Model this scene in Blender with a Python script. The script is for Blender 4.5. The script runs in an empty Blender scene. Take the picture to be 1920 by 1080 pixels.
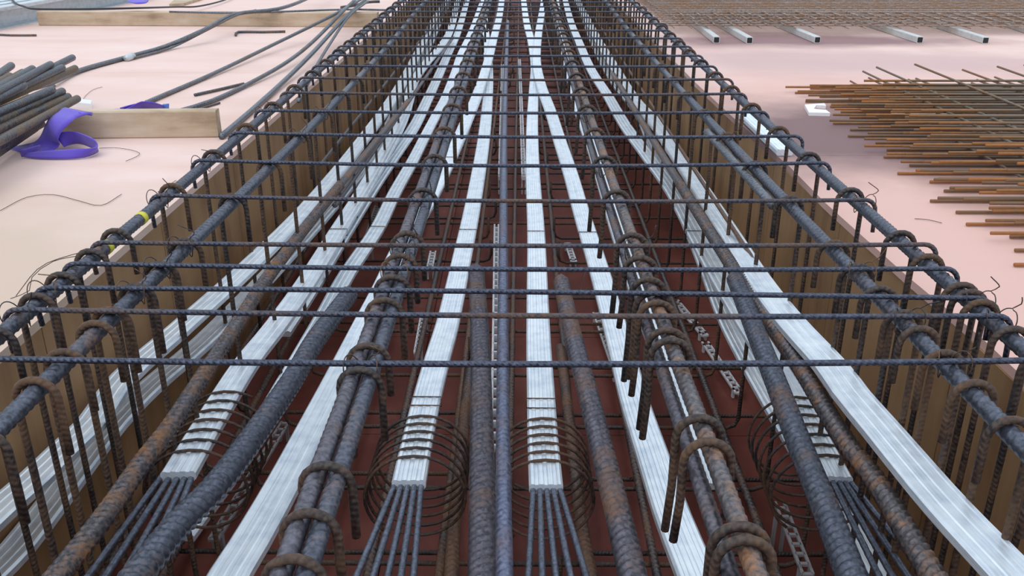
import bpy, math, random
import numpy as np
from mathutils import Vector

random.seed(7)
C = bpy.context.scene.collection
sc = bpy.context.scene

# ------------------------------------------------------------------ camera, sky, exposure
F_PX, VPX, HZ = 1700.0, 977.0, -180.0
CAM = np.array([0.0, 0.0, 0.70])
TH = math.atan((540 - HZ) / F_PX)
PSI = math.atan((VPX - 960) / F_PX * math.cos(TH))
cam_data = bpy.data.cameras.new('camera')
cam_data.sensor_width = 36.0
cam_data.lens = 36.0 * F_PX / 1920
cam_data.clip_start = 0.02
cam = bpy.data.objects.new('camera', cam_data)
C.objects.link(cam)
cam.location = CAM
cam.rotation_euler = (math.pi / 2 - TH, 0, PSI)
sc.camera = cam

world = bpy.data.worlds.new('overcast_sky')
sc.world = world
world.use_nodes = True
wn, wl = world.node_tree.nodes, world.node_tree.links
bg = wn['Background']
tc = wn.new('ShaderNodeTexCoord')
sep = wn.new('ShaderNodeSeparateXYZ')
wl.new(tc.outputs['Generated'], sep.inputs[0])
ramp = wn.new('ShaderNodeValToRGB')
ramp.color_ramp.elements[0].position = 0.0
ramp.color_ramp.elements[0].color = (0.50, 0.56, 0.64, 1)
ramp.color_ramp.elements[1].position = 0.8
ramp.color_ramp.elements[1].color = (0.93, 1.05, 1.20, 1)
wl.new(sep.outputs['Z'], ramp.inputs[0])
wl.new(ramp.outputs[0], bg.inputs['Color'])
bg.inputs['Strength'].default_value = 1.2

sun_d = bpy.data.lights.new('soft_sun', 'SUN')
sun_d.energy = 0.7
sun_d.angle = math.radians(50)
sun_d.color = (1.0, 0.97, 0.93)
sun = bpy.data.objects.new('soft_sun', sun_d)
C.objects.link(sun)
sun.rotation_euler = (math.radians(32), math.radians(-18), 0)

sc.view_settings.view_transform = 'Standard'
sc.view_settings.look = 'None'
sc.view_settings.gamma = 1
sc.view_settings.exposure = 0.05
sc.view_settings.use_curve_mapping = False

# ------------------------------------------------------------------ picking points of the place
FW = np.array([-math.sin(PSI) * math.cos(TH), math.cos(PSI) * math.cos(TH), -math.sin(TH)])
RT = np.array([math.cos(PSI), math.sin(PSI), 0.0])
UP = np.cross(RT, FW)

def P(px, py, z):
    """The point at height z that the photograph shows at (px, py)."""
    d = FW * F_PX + RT * (px - 960) - UP * (py - 540)
    t = (z - CAM[2]) / d[2]
    return CAM + d * t

def PL(pts):
    return [P(*p) for p in pts]

def y_of(py, z):
    return P(VPX, py, z)[1]

# ------------------------------------------------------------------ materials
def new_mat(name):
    m = bpy.data.materials.new(name)
    m.use_nodes = True
    nt = m.node_tree
    return m, nt, nt.nodes['Principled BSDF']

def nd(nt, kind, **kw):
    n = nt.nodes.new(kind)
    for k, v in kw.items():
        if k in n.inputs.keys():
            n.inputs[k].default_value = v
        else:
            setattr(n, k, v)
    return n

def ramp_node(nt, stops):
    r = nt.nodes.new('ShaderNodeValToRGB')
    e = r.color_ramp.elements
    while len(e) < len(stops):
        e.new(0.5)
    for i, (p, c) in enumerate(stops):
        e[i].position = p
        e[i].color = (c, c, c, 1) if not hasattr(c, '__len__') else (*c, 1)
    return r

def mixc(nt, fac, a, b):
    n = nt.nodes.new('ShaderNodeMix')
    n.data_type = 'RGBA'
    L = nt.links
    for sock, v in ((n.inputs[0], fac), (n.inputs[6], a), (n.inputs[7], b)):
        if isinstance(v, bpy.types.NodeSocket):
            L.new(v, sock)
        elif hasattr(v, '__len__'):
            sock.default_value = (*v, 1)
        else:
            sock.default_value = v
    return n.outputs[2]

def math_node(nt, op, a, b=0.0, c=0.0):
    n = nt.nodes.new('ShaderNodeMath')
    n.operation = op
    for i, v in enumerate((a, b, c)):
        if isinstance(v, bpy.types.NodeSocket):
            nt.links.new(v, n.inputs[i])
        else:
            n.inputs[i].default_value = v
    return n.outputs[0]

def rebar_mat(name, steel, rust, amount, metallic=0.65, rough=0.38, rib=0.0, scale=9.0, random_rust=0.2, relief=0.0010):
    """Mill-scaled steel with rust patches; rib = pitch of fine ribs carried as relief."""
    m, nt, b = new_mat(name)
    L = nt.links
    t = nd(nt, 'ShaderNodeTexCoord')
    oi = nd(nt, 'ShaderNodeObjectInfo')
    off = nd(nt, 'ShaderNodeVectorMath', operation='ADD')
    L.new(t.outputs['Object'], off.inputs[0])
    comb = nd(nt, 'ShaderNodeCombineXYZ')
    r10 = math_node(nt, 'MULTIPLY', oi.outputs['Random'], 40.0)
    for i in range(3):
        L.new(r10, comb.inputs[i])
    L.new(comb.outputs[0], off.inputs[1])
    n1 = nd(nt, 'ShaderNodeTexNoise', Scale=scale, Detail=5.0, Roughness=0.65)
    L.new(off.outputs[0], n1.inputs['Vector'])
    n2 = nd(nt, 'ShaderNodeTexNoise', Scale=170.0, Detail=3.0)
    L.new(off.outputs[0], n2.inputs['Vector'])
    rr = math_node(nt, 'MULTIPLY_ADD', oi.outputs['Random'], random_rust, amount - random_rust * .5)
    s = math_node(nt, 'ADD', n1.outputs['Fac'], rr)
    s = math_node(nt, 'MULTIPLY_ADD', n2.outputs['Fac'], 0.35, s)
    rm = ramp_node(nt, [(0.60, 0.0), (0.86, 1.0)])
    L.new(s, rm.inputs[0])
    dark = tuple(c * .55 for c in steel)
    lit = tuple(min(1, c * 1.5) for c in steel)
    mott = ramp_node(nt, [(0.3, dark), (0.7, lit)])
    L.new(n2.outputs['Fac'], mott.inputs[0])
    rust2 = mixc(nt, n2.outputs['Fac'], tuple(c * .5 for c in rust), tuple(c * 1.5 for c in rust))
    col = mixc(nt, rm.outputs[0], mott.outputs[0], rust2)
    L.new(col, b.inputs['Base Color'])
    met = math_node(nt, 'MULTIPLY_ADD', rm.outputs[0], -metallic, metallic)
    L.new(met, b.inputs['Metallic'])
    ro = math_node(nt, 'MULTIPLY_ADD', rm.outputs[0], 0.35, rough)
    L.new(ro, b.inputs['Roughness'])
    h = math_node(nt, 'MULTIPLY', n2.outputs['Fac'], 0.35)
    if rib:
        uv = nd(nt, 'ShaderNodeUVMap')
        sp = nd(nt, 'ShaderNodeSeparateXYZ')
        L.new(uv.outputs[0], sp.inputs[0])
        ph = math_node(nt, 'MULTIPLY_ADD', sp.outputs[0], 2 * math.pi / rib, math_node(nt, 'MULTIPLY', sp.outputs[1], 2 * math.pi))
        h = math_node(nt, 'ADD', h, math_node(nt, 'SINE', ph))
    bp = nd(nt, 'ShaderNodeBump', Strength=0.6, Distance=relief)
    L.new(h, bp.inputs['Height'])
    L.new(bp.outputs[0], b.inputs['Normal'])
    return m

STEEL = (0.088, 0.096, 0.122)
RUST = (0.155, 0.072, 0.032)
M = {}
M['bar'] = rebar_mat('blue_grey_steel', STEEL, RUST, -0.13, random_rust=0.06)
M['bar_blue'] = rebar_mat('slate_blue_steel', (0.125, 0.14, 0.205), (0.12, 0.07, 0.06), -0.12)
M['bar_dark'] = rebar_mat('dark_rusted_steel', (0.112, 0.105, 0.124), RUST, -0.07, random_rust=0.05)
M['bar_rusty'] = rebar_mat('rusty_steel', (0.12, 0.108, 0.112), (0.26, 0.11, 0.03), -0.05, scale=16, random_rust=0.04)
M['cross'] = rebar_mat('cross_bar_steel', (0.062, 0.070, 0.10), (0.11, 0.065, 0.045), -0.07, rib=0.009, random_rust=0.3)
M['stirrup'] = rebar_mat('stirrup_steel', (0.042, 0.033, 0.031), (0.105, 0.058, 0.032), 0.01, metallic=0.35, rough=0.5, rib=0.008, relief=.0005)
M['spiral'] = rebar_mat('spiral_wire_steel', (0.040, 0.032, 0.030), (0.10, 0.052, 0.03), 0.02, metallic=0.4, rough=0.45)
M['strand'] = rebar_mat('strand_steel', (0.13, 0.145, 0.185), (0.09, 0.085, 0.09), -0.2, metallic=0.6, rough=0.4)
M['pile'] = rebar_mat('pile_bar_steel', (0.088, 0.095, 0.108), (0.15, 0.105, 0.065), 0.02, rib=0.011, random_rust=0.4)
M['deck_bar'] = rebar_mat('deck_bar_steel', (0.14, 0.155, 0.175), (0.14, 0.11, 0.09), -0.06, rib=0.012)
M['bottom'] = rebar_mat('bottom_bar_steel', (0.10, 0.088, 0.09), (0.16, 0.085, 0.05), 0.05, rib=0.014)
M['wire'] = rebar_mat('tie_wire_steel', (0.05, 0.05, 0.055), RUST, 0.0)

def mesh_mat():
    m, nt, b = new_mat('rusty_mesh_wire')
    L = nt.links
    uv = nd(nt, 'ShaderNodeUVMap')
    sp = nd(nt, 'ShaderNodeSeparateXYZ')
    L.new(uv.outputs[0], sp.inputs[0])
    t = nd(nt, 'ShaderNodeTexCoord')
    n1 = nd(nt, 'ShaderNodeTexNoise', Scale=11.0, Detail=5.0, Roughness=0.7)
    L.new(t.outputs['Object'], n1.inputs['Vector'])
    oi = nd(nt, 'ShaderNodeObjectInfo')
    s = math_node(nt, 'MULTIPLY_ADD', n1.outputs['Fac'], 0.9, math_node(nt, 'MULTIPLY', oi.outputs['Random'], 0.3))
    s = math_node(nt, 'MULTIPLY_ADD', sp.outputs[0], -0.75, s)
    r = ramp_node(nt, [(0.30, (0.17, 0.135, 0.10)), (0.52, (0.21, 0.115, 0.055)), (0.80, (0.42, 0.155, 0.035))])
    L.new(s, r.inputs[0])
    L.new(r.outputs[0], b.inputs['Base Color'])
    b.inputs['Roughness'].default_value = 0.75
    bp = nd(nt, 'ShaderNodeBump', Strength=0.4, Distance=0.001)
    L.new(n1.outputs['Fac'], bp.inputs['Height'])
    L.new(bp.outputs[0], b.inputs['Normal'])
    return m
M['mesh'] = mesh_mat()
M['mesh_far'] = rebar_mat('weathered_mesh_wire', (0.36, 0.29, 0.25), (0.36, 0.20, 0.11), -0.02, metallic=0.2, rough=0.6)

def galv_mat(name, base=(0.84, 0.90, 0.95), lo=(0.55, 0.64, 0.73), metallic=0.55):
    m, nt, b = new_mat(name)
    L = nt.links
    uv = nd(nt, 'ShaderNodeUVMap')
    mp = nd(nt, 'ShaderNodeMapping')
    mp.inputs['Scale'].default_value = (3.0, 38.0, 1.0)
    L.new(uv.outputs[0], mp.inputs[0])
    n1 = nd(nt, 'ShaderNodeTexNoise', Scale=1.0, Detail=6.0, Roughness=0.6)
    L.new(mp.outputs[0], n1.inputs['Vector'])
    t = nd(nt, 'ShaderNodeTexCoord')
    n2 = nd(nt, 'ShaderNodeTexNoise', Scale=30.0, Detail=4.0)
    L.new(t.outputs['Object'], n2.inputs['Vector'])
    s = math_node(nt, 'MULTIPLY_ADD', n2.outputs['Fac'], 0.45, math_node(nt, 'MULTIPLY', n1.outputs['Fac'], 0.65))
    r = ramp_node(nt, [(0.36, lo), (0.56, base), (0.75, tuple(min(1, c * 1.12) for c in base))])
    L.new(s, r.inputs[0])
    L.new(r.outputs[0], b.inputs['Base Color'])
    b.inputs['Metallic'].default_value = metallic
    ro = math_node(nt, 'MULTIPLY_ADD', n1.outputs['Fac'], -0.25, 0.52)
    L.new(ro, b.inputs['Roughness'])
    bp = nd(nt, 'ShaderNodeBump', Strength=0.35, Distance=0.001)
    L.new(n1.outputs['Fac'], bp.inputs['Height'])
    L.new(bp.outputs[0], b.inputs['Normal'])
    return m
M['galv'] = galv_mat('galvanised_sheet')
M['galv_grey'] = galv_mat('dull_galvanised_sheet', (0.56, 0.61, 0.64), (0.36, 0.41, 0.44), 0.35)
M['tube_grey'] = galv_mat('pale_grey_tube', (0.60, 0.62, 0.60), (0.44, 0.46, 0.45), 0.1)

def wood_mat(name, c1, c2, c3, scale=(2.0, 2.0, 2.0), patch=None, rough=0.7, blotch=3.0, spec=0.5, edges=(0.30, 0.5, 0.72)):
    """Sheet or sawn timber: stretched grain, blotches and an optional stain with a shape of its own."""
    m, nt, b = new_mat(name)
    L = nt.links
    t = nd(nt, 'ShaderNodeTexCoord')
    g = nd(nt, 'ShaderNodeNewGeometry')
    mp = nd(nt, 'ShaderNodeMapping')
    mp.inputs['Scale'].default_value = scale
    L.new(g.outputs['Position'], mp.inputs[0])
    n1 = nd(nt, 'ShaderNodeTexNoise', Scale=1.0, Detail=7.0, Roughness=0.62)
    L.new(mp.outputs[0], n1.inputs['Vector'])
    n2 = nd(nt, 'ShaderNodeTexNoise', Scale=blotch, Detail=5.0, Roughness=0.6)
    L.new(g.outputs['Position'], n2.inputs['Vector'])
    s = math_node(nt, 'MULTIPLY_ADD', n1.outputs['Fac'], 0.55, math_node(nt, 'MULTIPLY', n2.outputs['Fac'], 0.45))
    r = ramp_node(nt, [(edges[0], c1), (edges[1], c2), (edges[2], c3)])
    L.new(s, r.inputs[0])
    col = r.outputs[0]
    if patch:
        for (cx, cy, rx, ry, colour, amt) in patch:
            mp2 = nd(nt, 'ShaderNodeMapping', vector_type='POINT')
            mp2.inputs['Location'].default_value = (-cx / rx, -cy / ry, 0)
            mp2.inputs['Scale'].default_value = (1 / rx, 1 / ry, 0)
            L.new(g.outputs['Position'], mp2.inputs[0])
            ln = nd(nt, 'ShaderNodeVectorMath', operation='LENGTH')
            L.new(mp2.outputs[0], ln.inputs[0])
            f = math_node(nt, 'MULTIPLY_ADD', n2.outputs['Fac'], 1.1, ln.outputs['Value'])
            rr = ramp_node(nt, [(0.0, amt), (1.0, 0.0)])
            rr.color_ramp.elements[0].position = 0.62
            f2 = math_node(nt, 'MULTIPLY', f, 0.62)
            L.new(f2, rr.inputs[0])
            col = mixc(nt, rr.outputs[0], col, colour)
    L.new(col, b.inputs['Base Color'])
    b.inputs['Roughness'].default_value = rough
    b.inputs['Specular IOR Level'].default_value = spec
    bp = nd(nt, 'ShaderNodeBump', Strength=0.15, Distance=0.002)
    L.new(n1.outputs['Fac'], bp.inputs['Height'])
    L.new(bp.outputs[0], b.inputs['Normal'])
    return m

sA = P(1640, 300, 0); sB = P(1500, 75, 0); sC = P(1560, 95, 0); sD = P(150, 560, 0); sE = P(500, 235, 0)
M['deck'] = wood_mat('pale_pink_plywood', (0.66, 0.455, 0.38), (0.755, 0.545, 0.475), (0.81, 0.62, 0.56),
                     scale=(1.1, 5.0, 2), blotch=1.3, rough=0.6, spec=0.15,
                     patch=[(1.6, 2.2, 2.6, 3.2, (0.68, 0.41, 0.345), 0.8),
                            (sA[0] + .1, sA[1] + .30, 0.80, 0.70, (0.19, 0.115, 0.115), 0.95),  # darker soft-edged patch of the plywood beside the near mesh stack
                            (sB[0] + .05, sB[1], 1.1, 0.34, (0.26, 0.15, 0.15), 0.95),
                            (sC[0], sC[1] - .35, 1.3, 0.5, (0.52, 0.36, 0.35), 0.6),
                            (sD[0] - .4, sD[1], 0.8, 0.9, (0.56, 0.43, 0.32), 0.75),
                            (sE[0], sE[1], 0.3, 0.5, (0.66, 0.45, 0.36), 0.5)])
M['wall'] = wood_mat('brown_form_plywood', (0.15, 0.072, 0.032), (0.31, 0.175, 0.082), (0.42, 0.25, 0.13),
                     scale=(9, 9, 1.2), blotch=2.2, rough=0.6, spec=0.25)
M['edge'] = wood_mat('sawn_plywood_edge', (0.50, 0.33, 0.22), (0.62, 0.43, 0.31), (0.70, 0.52, 0.40), scale=(3, 3, 60))
M['soffit'] = wood_mat('red_brown_form_plywood', (0.075, 0.020, 0.014), (0.145, 0.040, 0.029), (0.27, 0.095, 0.07),
                       scale=(5, 1.6, 2), blotch=2.5, rough=0.6, spec=0.15)
M['timber'] = wood_mat('weathered_timber', (0.27, 0.18, 0.11), (0.50, 0.38, 0.26), (0.66, 0.55, 0.43),
                       scale=(4, 26, 26), blotch=5.0, rough=0.8)

def plain(name, col, rough=0.6, metallic=0.0, noise=0.25, scale=25.0):
    m, nt, b = new_mat(name)
    t = nd(nt, 'ShaderNodeTexCoord')
    n = nd(nt, 'ShaderNodeTexNoise', Scale=scale, Detail=5.0)
    nt.links.new(t.outputs['Object'], n.inputs['Vector'])
    c = mixc(nt, n.outputs['Fac'], tuple(x * (1 - noise) for x in col), tuple(min(1, x * (1 + noise)) for x in col))
    nt.links.new(c, b.inputs['Base Color'])
    b.inputs['Roughness'].default_value = rough
    b.inputs['Metallic'].default_value = metallic
    bp = nd(nt, 'ShaderNodeBump', Strength=0.3, Distance=0.001)
    nt.links.new(n.outputs['Fac'], bp.inputs['Height'])
    nt.links.new(bp.outputs[0], b.inputs['Normal'])
    return m
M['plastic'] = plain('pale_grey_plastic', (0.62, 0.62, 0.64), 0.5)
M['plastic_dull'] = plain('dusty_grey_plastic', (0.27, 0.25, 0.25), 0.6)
M['white'] = plain('white_foam', (0.85, 0.84, 0.84), 0.7, noise=0.05)
M['black'] = plain('black_rubber_and_tube_shade', (0.015, 0.015, 0.017), 0.5)
M['blue'] = plain('blue_label', (0.10, 0.26, 0.80), 0.6)
M['yellow'] = plain('yellow_paint', (0.62, 0.56, 0.05), 0.6)

def sling_mat():
    m, nt, b = new_mat('purple_webbing')
    L = nt.links
    uv = nd(nt, 'ShaderNodeUVMap')
    w = nd(nt, 'ShaderNodeTexWave', Scale=9.0, Distortion=0.4)
    w.bands_direction = 'Y'
    L.new(uv.outputs[0], w.inputs['Vector'])
    n = nd(nt, 'ShaderNodeTexNoise', Scale=60.0)
    f = math_node(nt, 'MULTIPLY_ADD', n.outputs['Fac'], 0.5, math_node(nt, 'MULTIPLY', w.outputs['Fac'], 0.5))
    c = mixc(nt, f, (0.085, 0.045, 0.42), (0.16, 0.09, 0.66))
    L.new(c, b.inputs['Base Color'])
    b.inputs['Roughness'].default_value = 0.75
    b.inputs['Sheen Weight'].default_value = 0.3
    bp = nd(nt, 'ShaderNodeBump', Strength=0.4, Distance=0.002)
    L.new(w.outputs['Fac'], bp.inputs['Height'])
    L.new(bp.outputs[0], b.inputs['Normal'])
    return m
M['sling'] = sling_mat()

# ------------------------------------------------------------------ mesh helpers
def link(name, verts, faces, uvs, mat, parent=None, smooth=True, origin=None):
    verts = np.asarray(verts, float)
    o0 = np.array(origin if origin is not None else (verts.min(0) + verts.max(0)) / 2 * [1, 1, 0] + [0, 0, verts[:, 2].min()])
    me = bpy.data.meshes.new(name)
    me.from_pydata((verts - o0).tolist(), [], faces)
    if uvs is not None:
        ul = me.uv_layers.new(name='UVMap')
        idx = np.empty(len(me.loops), int)
        me.loops.foreach_get('vertex_index', idx)
        ul.data.foreach_set('uv', np.asarray(uvs, np.float32)[idx].ravel())
    if smooth:
        me.polygons.foreach_set('use_smooth', [True] * len(me.polygons))
    me.materials.append(mat)
    me.update()
    o = bpy.data.objects.new(name, me)
    C.objects.link(o)
    o.location = o0
    if parent is not None:
        o.parent = parent
        o.location = o0 - np.array(parent.location)
    return o

def tag(o, label, cat, group=None):
    o['label'] = label
    o['category'] = cat
    if group:
        o['group'] = group
    return o

def thing(name, label, cat, loc=(0, 0, 0), group=None):
    o = bpy.data.objects.new(name, None)
    C.objects.link(o)
    o.location = loc
    return tag(o, label, cat, group)

def spline(pts, step=0.03):
    """Catmull-Rom through the points, densely sampled."""
    p = np.asarray(pts, float)
    if len(p) == 2:
        return p
    p = np.vstack([2 * p[0] - p[1], p, 2 * p[-1] - p[-2]])
    out = []
    for i in range(1, len(p) - 2):
        n = max(2, int(np.linalg.norm(p[i + 1] - p[i]) / step))
        t = np.linspace(0, 1, n, endpoint=False)[:, None]
        a, b, c, d = p[i - 1], p[i], p[i + 1], p[i + 2]
        out.append(0.5 * (2 * b + (c - a) * t + (2 * a - 5 * b + 4 * c - d) * t ** 2 + (3 * b - a - 3 * c + d) * t ** 3))
    out.append(p[-2][None])
    return np.vstack(out)

def resample(path, svals):
    seg = np.linalg.norm(np.diff(path, axis=0), axis=1)
    s = np.concatenate([[0], np.cumsum(seg)])
    return np.stack([np.interp(svals, s, path[:, k]) for k in range(3)], 1)

def length(path):
    return float(np.linalg.norm(np.diff(path, axis=0), axis=1).sum())

def frames(p, up=None):
    t = np.gradient(p, axis=0)
    t /= np.linalg.norm(t, axis=1)[:, None] + 1e-12
    n = np.zeros_like(p)
    if up is not None:
        u = np.asarray(up, float)
        n = u - (t @ u)[:, None] * t
        n /= np.linalg.norm(n, axis=1)[:, None]
    else:
        a = np.array([0, 0, 1.0]) if abs(t[0][2]) < 0.9 else np.array([0, 1.0, 0])
        v = a - t[0] * (a @ t[0])
        v /= np.linalg.norm(v)
        for i in range(len(p)):
            v = v - t[i] * (v @ t[i])
            v /= np.linalg.norm(v) + 1e-12
            n[i] = v
    return t, n, np.cross(t, n)

def sweep(p, rad, seg, caps=True, up=None):
    """Tube along p; rad is a number, a list per ring or a function (ring, angle) array."""
    t, n, b = frames(p, up)
    ph = np.linspace(0, 2 * math.pi, seg, endpoint=False)
    R = rad if isinstance(rad, np.ndarray) and rad.ndim == 2 else np.broadcast_to(np.asarray(rad, float).reshape(-1, 1), (len(p), seg))
    v = p[:, None, :] + R[:, :, None] * (np.cos(ph)[None, :, None] * n[:, None, :] + np.sin(ph)[None, :, None] * b[:, None, :])
    s = np.concatenate([[0], np.cumsum(np.linalg.norm(np.diff(p, axis=0), axis=1))])
    uv = np.stack([np.repeat(s, seg), np.tile(np.abs(ph / (2 * math.pi) * 2 - 1), len(p))], 1)
    f = []
    for i in range(len(p) - 1):
        a = i * seg
        for j in range(seg):
            k = (j + 1) % seg
            f.append((a + j, a + k, a + seg + k, a + seg + j))
    if caps:
        f.append(tuple(range(seg - 1, -1, -1)))
        f.append(tuple((len(p) - 1) * seg + j for j in range(seg)))
    return v.reshape(-1, 3), f, uv

def tube(name, pts, r, mat, seg=8, parent=None, smooth_path=True, step=0.03, up=None):
    p = spline(pts, step) if smooth_path else np.asarray(pts, float)
    v, f, uv = sweep(p, r, seg, up=up)
    return link(name, v, f, uv, mat, parent)

def ribbed(name, pts, r, mat, pitch=0.016, h=0.0022, seg=14, near=2.9, parent=None):
    """Deformed bar with crescent ribs; the ribs are geometry where they can be seen."""
    path = spline(pts, 0.02)
    Ln = length(path)
    fine = pitch / 5
    ss, s = [], 0.0
    seg_s = np.concatenate([[0], np.cumsum(np.linalg.norm(np.diff(path, axis=0), axis=1))])
    while s < Ln:
        ss.append(s)
        y = np.interp(s, seg_s, path[:, 1])
        s += fine if 0.45 < y < near else 0.12
    ss.append(Ln)
    ss = np.array(ss)
    p = resample(path, ss)
    ph = np.linspace(0, 2 * math.pi, seg, endpoint=False)
    phase = ss[:, None] / pitch + 0.55 * np.cos(ph)[None, :] * np.sign(np.sin(ph) + 1e-9)[None, :]
    amp = np.clip(np.abs(np.sin(ph)), 0, 1) ** 0.5
    ok = ((p[:, 1] > 0.45) & (p[:, 1] < near)).astype(float)[:, None]
    R = r + h * ok * np.clip(np.cos(2 * math.pi * phase) * 1.25, 0, 1) * amp[None, :]
    R = R + (np.abs(np.cos(ph)) > 0.97)[None, :] * h * 0.6
    v, f, uv = sweep(p, R, seg, up=(1, 0, 0) if abs(p[-1][0] - p[0][0]) < abs(p[-1][1] - p[0][1]) else None)
    return link(name, v, f, uv, mat, parent)

def boxverts(lo, hi):
    x0, y0, z0 = lo
    x1, y1, z1 = hi
    v = [(x0, y0, z0), (x1, y0, z0), (x1, y1, z0), (x0, y1, z0), (x0, y0, z1), (x1, y0, z1), (x1, y1, z1), (x0, y1, z1)]
    f = [(0, 3, 2, 1), (4, 5, 6, 7), (0, 1, 5, 4), (1, 2, 6, 5), (2, 3, 7, 6), (3, 0, 4, 7)]
    return v, f

def hexa(name, base, z0, z1, mat, parent=None):
    """A prism over a polygon (list of xy), from z0 to z1."""
    n = len(base)
    area = sum(base[i][0] * base[(i + 1) % n][1] - base[(i + 1) % n][0] * base[i][1] for i in range(n))
    if area < 0:
        base = base[::-1]
    v = [(x, y, z0) for x, y in base] + [(x, y, z1) for x, y in base]
    f = [tuple(range(n - 1, -1, -1)), tuple(range(n, 2 * n))]
    f += [(i, (i + 1) % n, n + (i + 1) % n, n + i) for i in range(n)]
    return link(name, v, f, None, mat, parent, smooth=False)

def profile_sweep(name, pts, prof, mat, parent=None, step=0.06, taper=None, closed=True):
    """Sweep a 2D profile (x across, y up) along pts, kept upright."""
    p = spline(pts, step)
    t, n, b = frames(p, (0, 0, 1))
    right = np.cross(t, n)
    prof = np.asarray(prof, float)
    m = len(prof)
    v = p[:, None, :] + prof[None, :, 0, None] * right[:, None, :] + prof[None, :, 1, None] * n[:, None, :]
    s = np.concatenate([[0], np.cumsum(np.linalg.norm(np.diff(p, axis=0), axis=1))])
    uv = np.stack([np.repeat(s, m), np.tile(prof[:, 0] * 6 + prof[:, 1] * 9 + .5, len(p))], 1)
    f = []
    for i in range(len(p) - 1):
        a = i * m
        for j in range(m if closed else m - 1):
            k = (j + 1) % m
            f.append((a + j, a + m + j, a + m + k, a + k))
    if closed:
        f.append(tuple(range(m)))
        f.append(tuple((len(p) - 1) * m + j for j in range(m - 1, -1, -1)))
    o = link(name, v.reshape(-1, 3), f, uv, mat, parent, smooth=False)
    return o

ORD = ['nearest', 'second', 'third', 'fourth', 'fifth', 'sixth', 'seventh', 'eighth', 'ninth', 'tenth', 'eleventh', 'twelfth',
       'thirteenth', 'fourteenth', 'fifteenth', 'sixteenth', 'seventeenth', 'eighteenth', 'nineteenth', 'twentieth',
       'twenty-first', 'twenty-second', 'twenty-third', 'twenty-fourth', 'twenty-fifth', 'twenty-sixth', 'twenty-seventh',
       'twenty-eighth', 'twenty-ninth', 'thirtieth', 'thirty-first', 'thirty-second', 'thirty-third', 'thirty-fourth',
       'thirty-fifth', 'thirty-sixth', 'thirty-seventh', 'thirty-eighth', 'thirty-ninth', 'fortieth']
for t_ in ('forty', 'fifty', 'sixty', 'seventy'):
    ORD += [t_ + '-' + q for q in ('first', 'second', 'third', 'fourth', 'fifth', 'sixth', 'seventh', 'eighth', 'ninth')] + [t_ + '-tenth']

# ------------------------------------------------------------------ the setting: deck, form walls, form floor
Z_FLOOR = -0.62
Y0, Y1 = -0.9, 21.0
XL = -0.88
edge_r = PL([(1840, 633, 0), (1700, 517, 0), (1547, 380, 0), (1479, 311, 0), (1384, 229, 0), (1303, 154, 0)])
er_y = np.array([p[1] for p in edge_r])
er_x = np.array([p[0] for p in edge_r])
def XR(y):
    return float(np.interp(y, er_y, er_x))

def structure(name, label):
    o = bpy.data.objects.new(name, None)
    C.objects.link(o)
    o['kind'] = 'structure'
    o['label'] = label
    return o

dl = structure('deck_floor', 'pale pink plywood deck beside the purple sling and steel bar pile')
GAP = 0.0008
joint_x = y_of(290, 0)
xs = [-10.5, -8.1, -5.7, -3.3, XL]
ys = [-3.0, y_of(256, 0), y_of(256, 0) + 1.2, y_of(47, 0), 8.0, 12.0, 16.0, 22.0]
for i in range(len(xs) - 1):
    for j in range(len(ys) - 1):
        hexa('deck_panel', [(xs[i] + GAP, ys[j] + GAP), (xs[i + 1] - GAP * (xs[i + 1] != XL), ys[j] + GAP),
                            (xs[i + 1] - GAP * (xs[i + 1] != XL), ys[j + 1] - GAP), (xs[i] + GAP, ys[j + 1] - GAP)], -0.018, 0, M['deck'], dl)
dr = structure('deck_floor', 'pale pink blotched plywood deck beside the rusty mesh stacks')
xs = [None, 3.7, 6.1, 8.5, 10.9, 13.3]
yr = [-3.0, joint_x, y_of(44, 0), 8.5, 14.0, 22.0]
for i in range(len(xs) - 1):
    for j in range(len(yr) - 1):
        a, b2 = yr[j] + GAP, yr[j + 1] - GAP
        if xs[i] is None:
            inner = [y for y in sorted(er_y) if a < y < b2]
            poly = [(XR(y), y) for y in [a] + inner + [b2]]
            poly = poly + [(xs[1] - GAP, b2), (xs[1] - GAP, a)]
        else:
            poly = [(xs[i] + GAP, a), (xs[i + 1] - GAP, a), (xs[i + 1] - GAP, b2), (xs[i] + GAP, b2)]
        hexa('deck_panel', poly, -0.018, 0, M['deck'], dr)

wl_ = structure('wall_left', 'brown plywood form wall below the deck with the purple sling')
wr_ = structure('wall_right', 'brown plywood form wall below the deck with the rusty mesh')
fl = structure('floor', 'red-brown plywood floor of the beam form')
T = 0.018
y = Y0
while y < Y1:
    yb = min(y + 0.6, Y1)
    hexa('wall_panel', [(XL, y + .0015), (XL, yb - .0015), (XL - T, yb - .0015), (XL - T, y + .0015)], Z_FLOOR, -0.0185, M['wall'], wl_)
    a, b2 = XR(y), XR(yb)
    hexa('wall_panel', [(a, y + .0015), (b2, yb - .0015), (b2 + T, yb - .0015), (a + T, y + .0015)], Z_FLOOR, -0.0185, M['wall'], wr_)
    for x0, x1 in ((XL - .02, -0.3), (-0.3, 0.3), (0.3, 0.87)):
        hexa('floor_panel', [(x0 + .0012, y + .0012), (x1 - .0012, y + .0012), (x1 - .0012, yb - .0012), (x0 + .0012, yb - .0012)], Z_FLOOR - T, Z_FLOOR, M['soffit'], fl)
    y = yb
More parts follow.
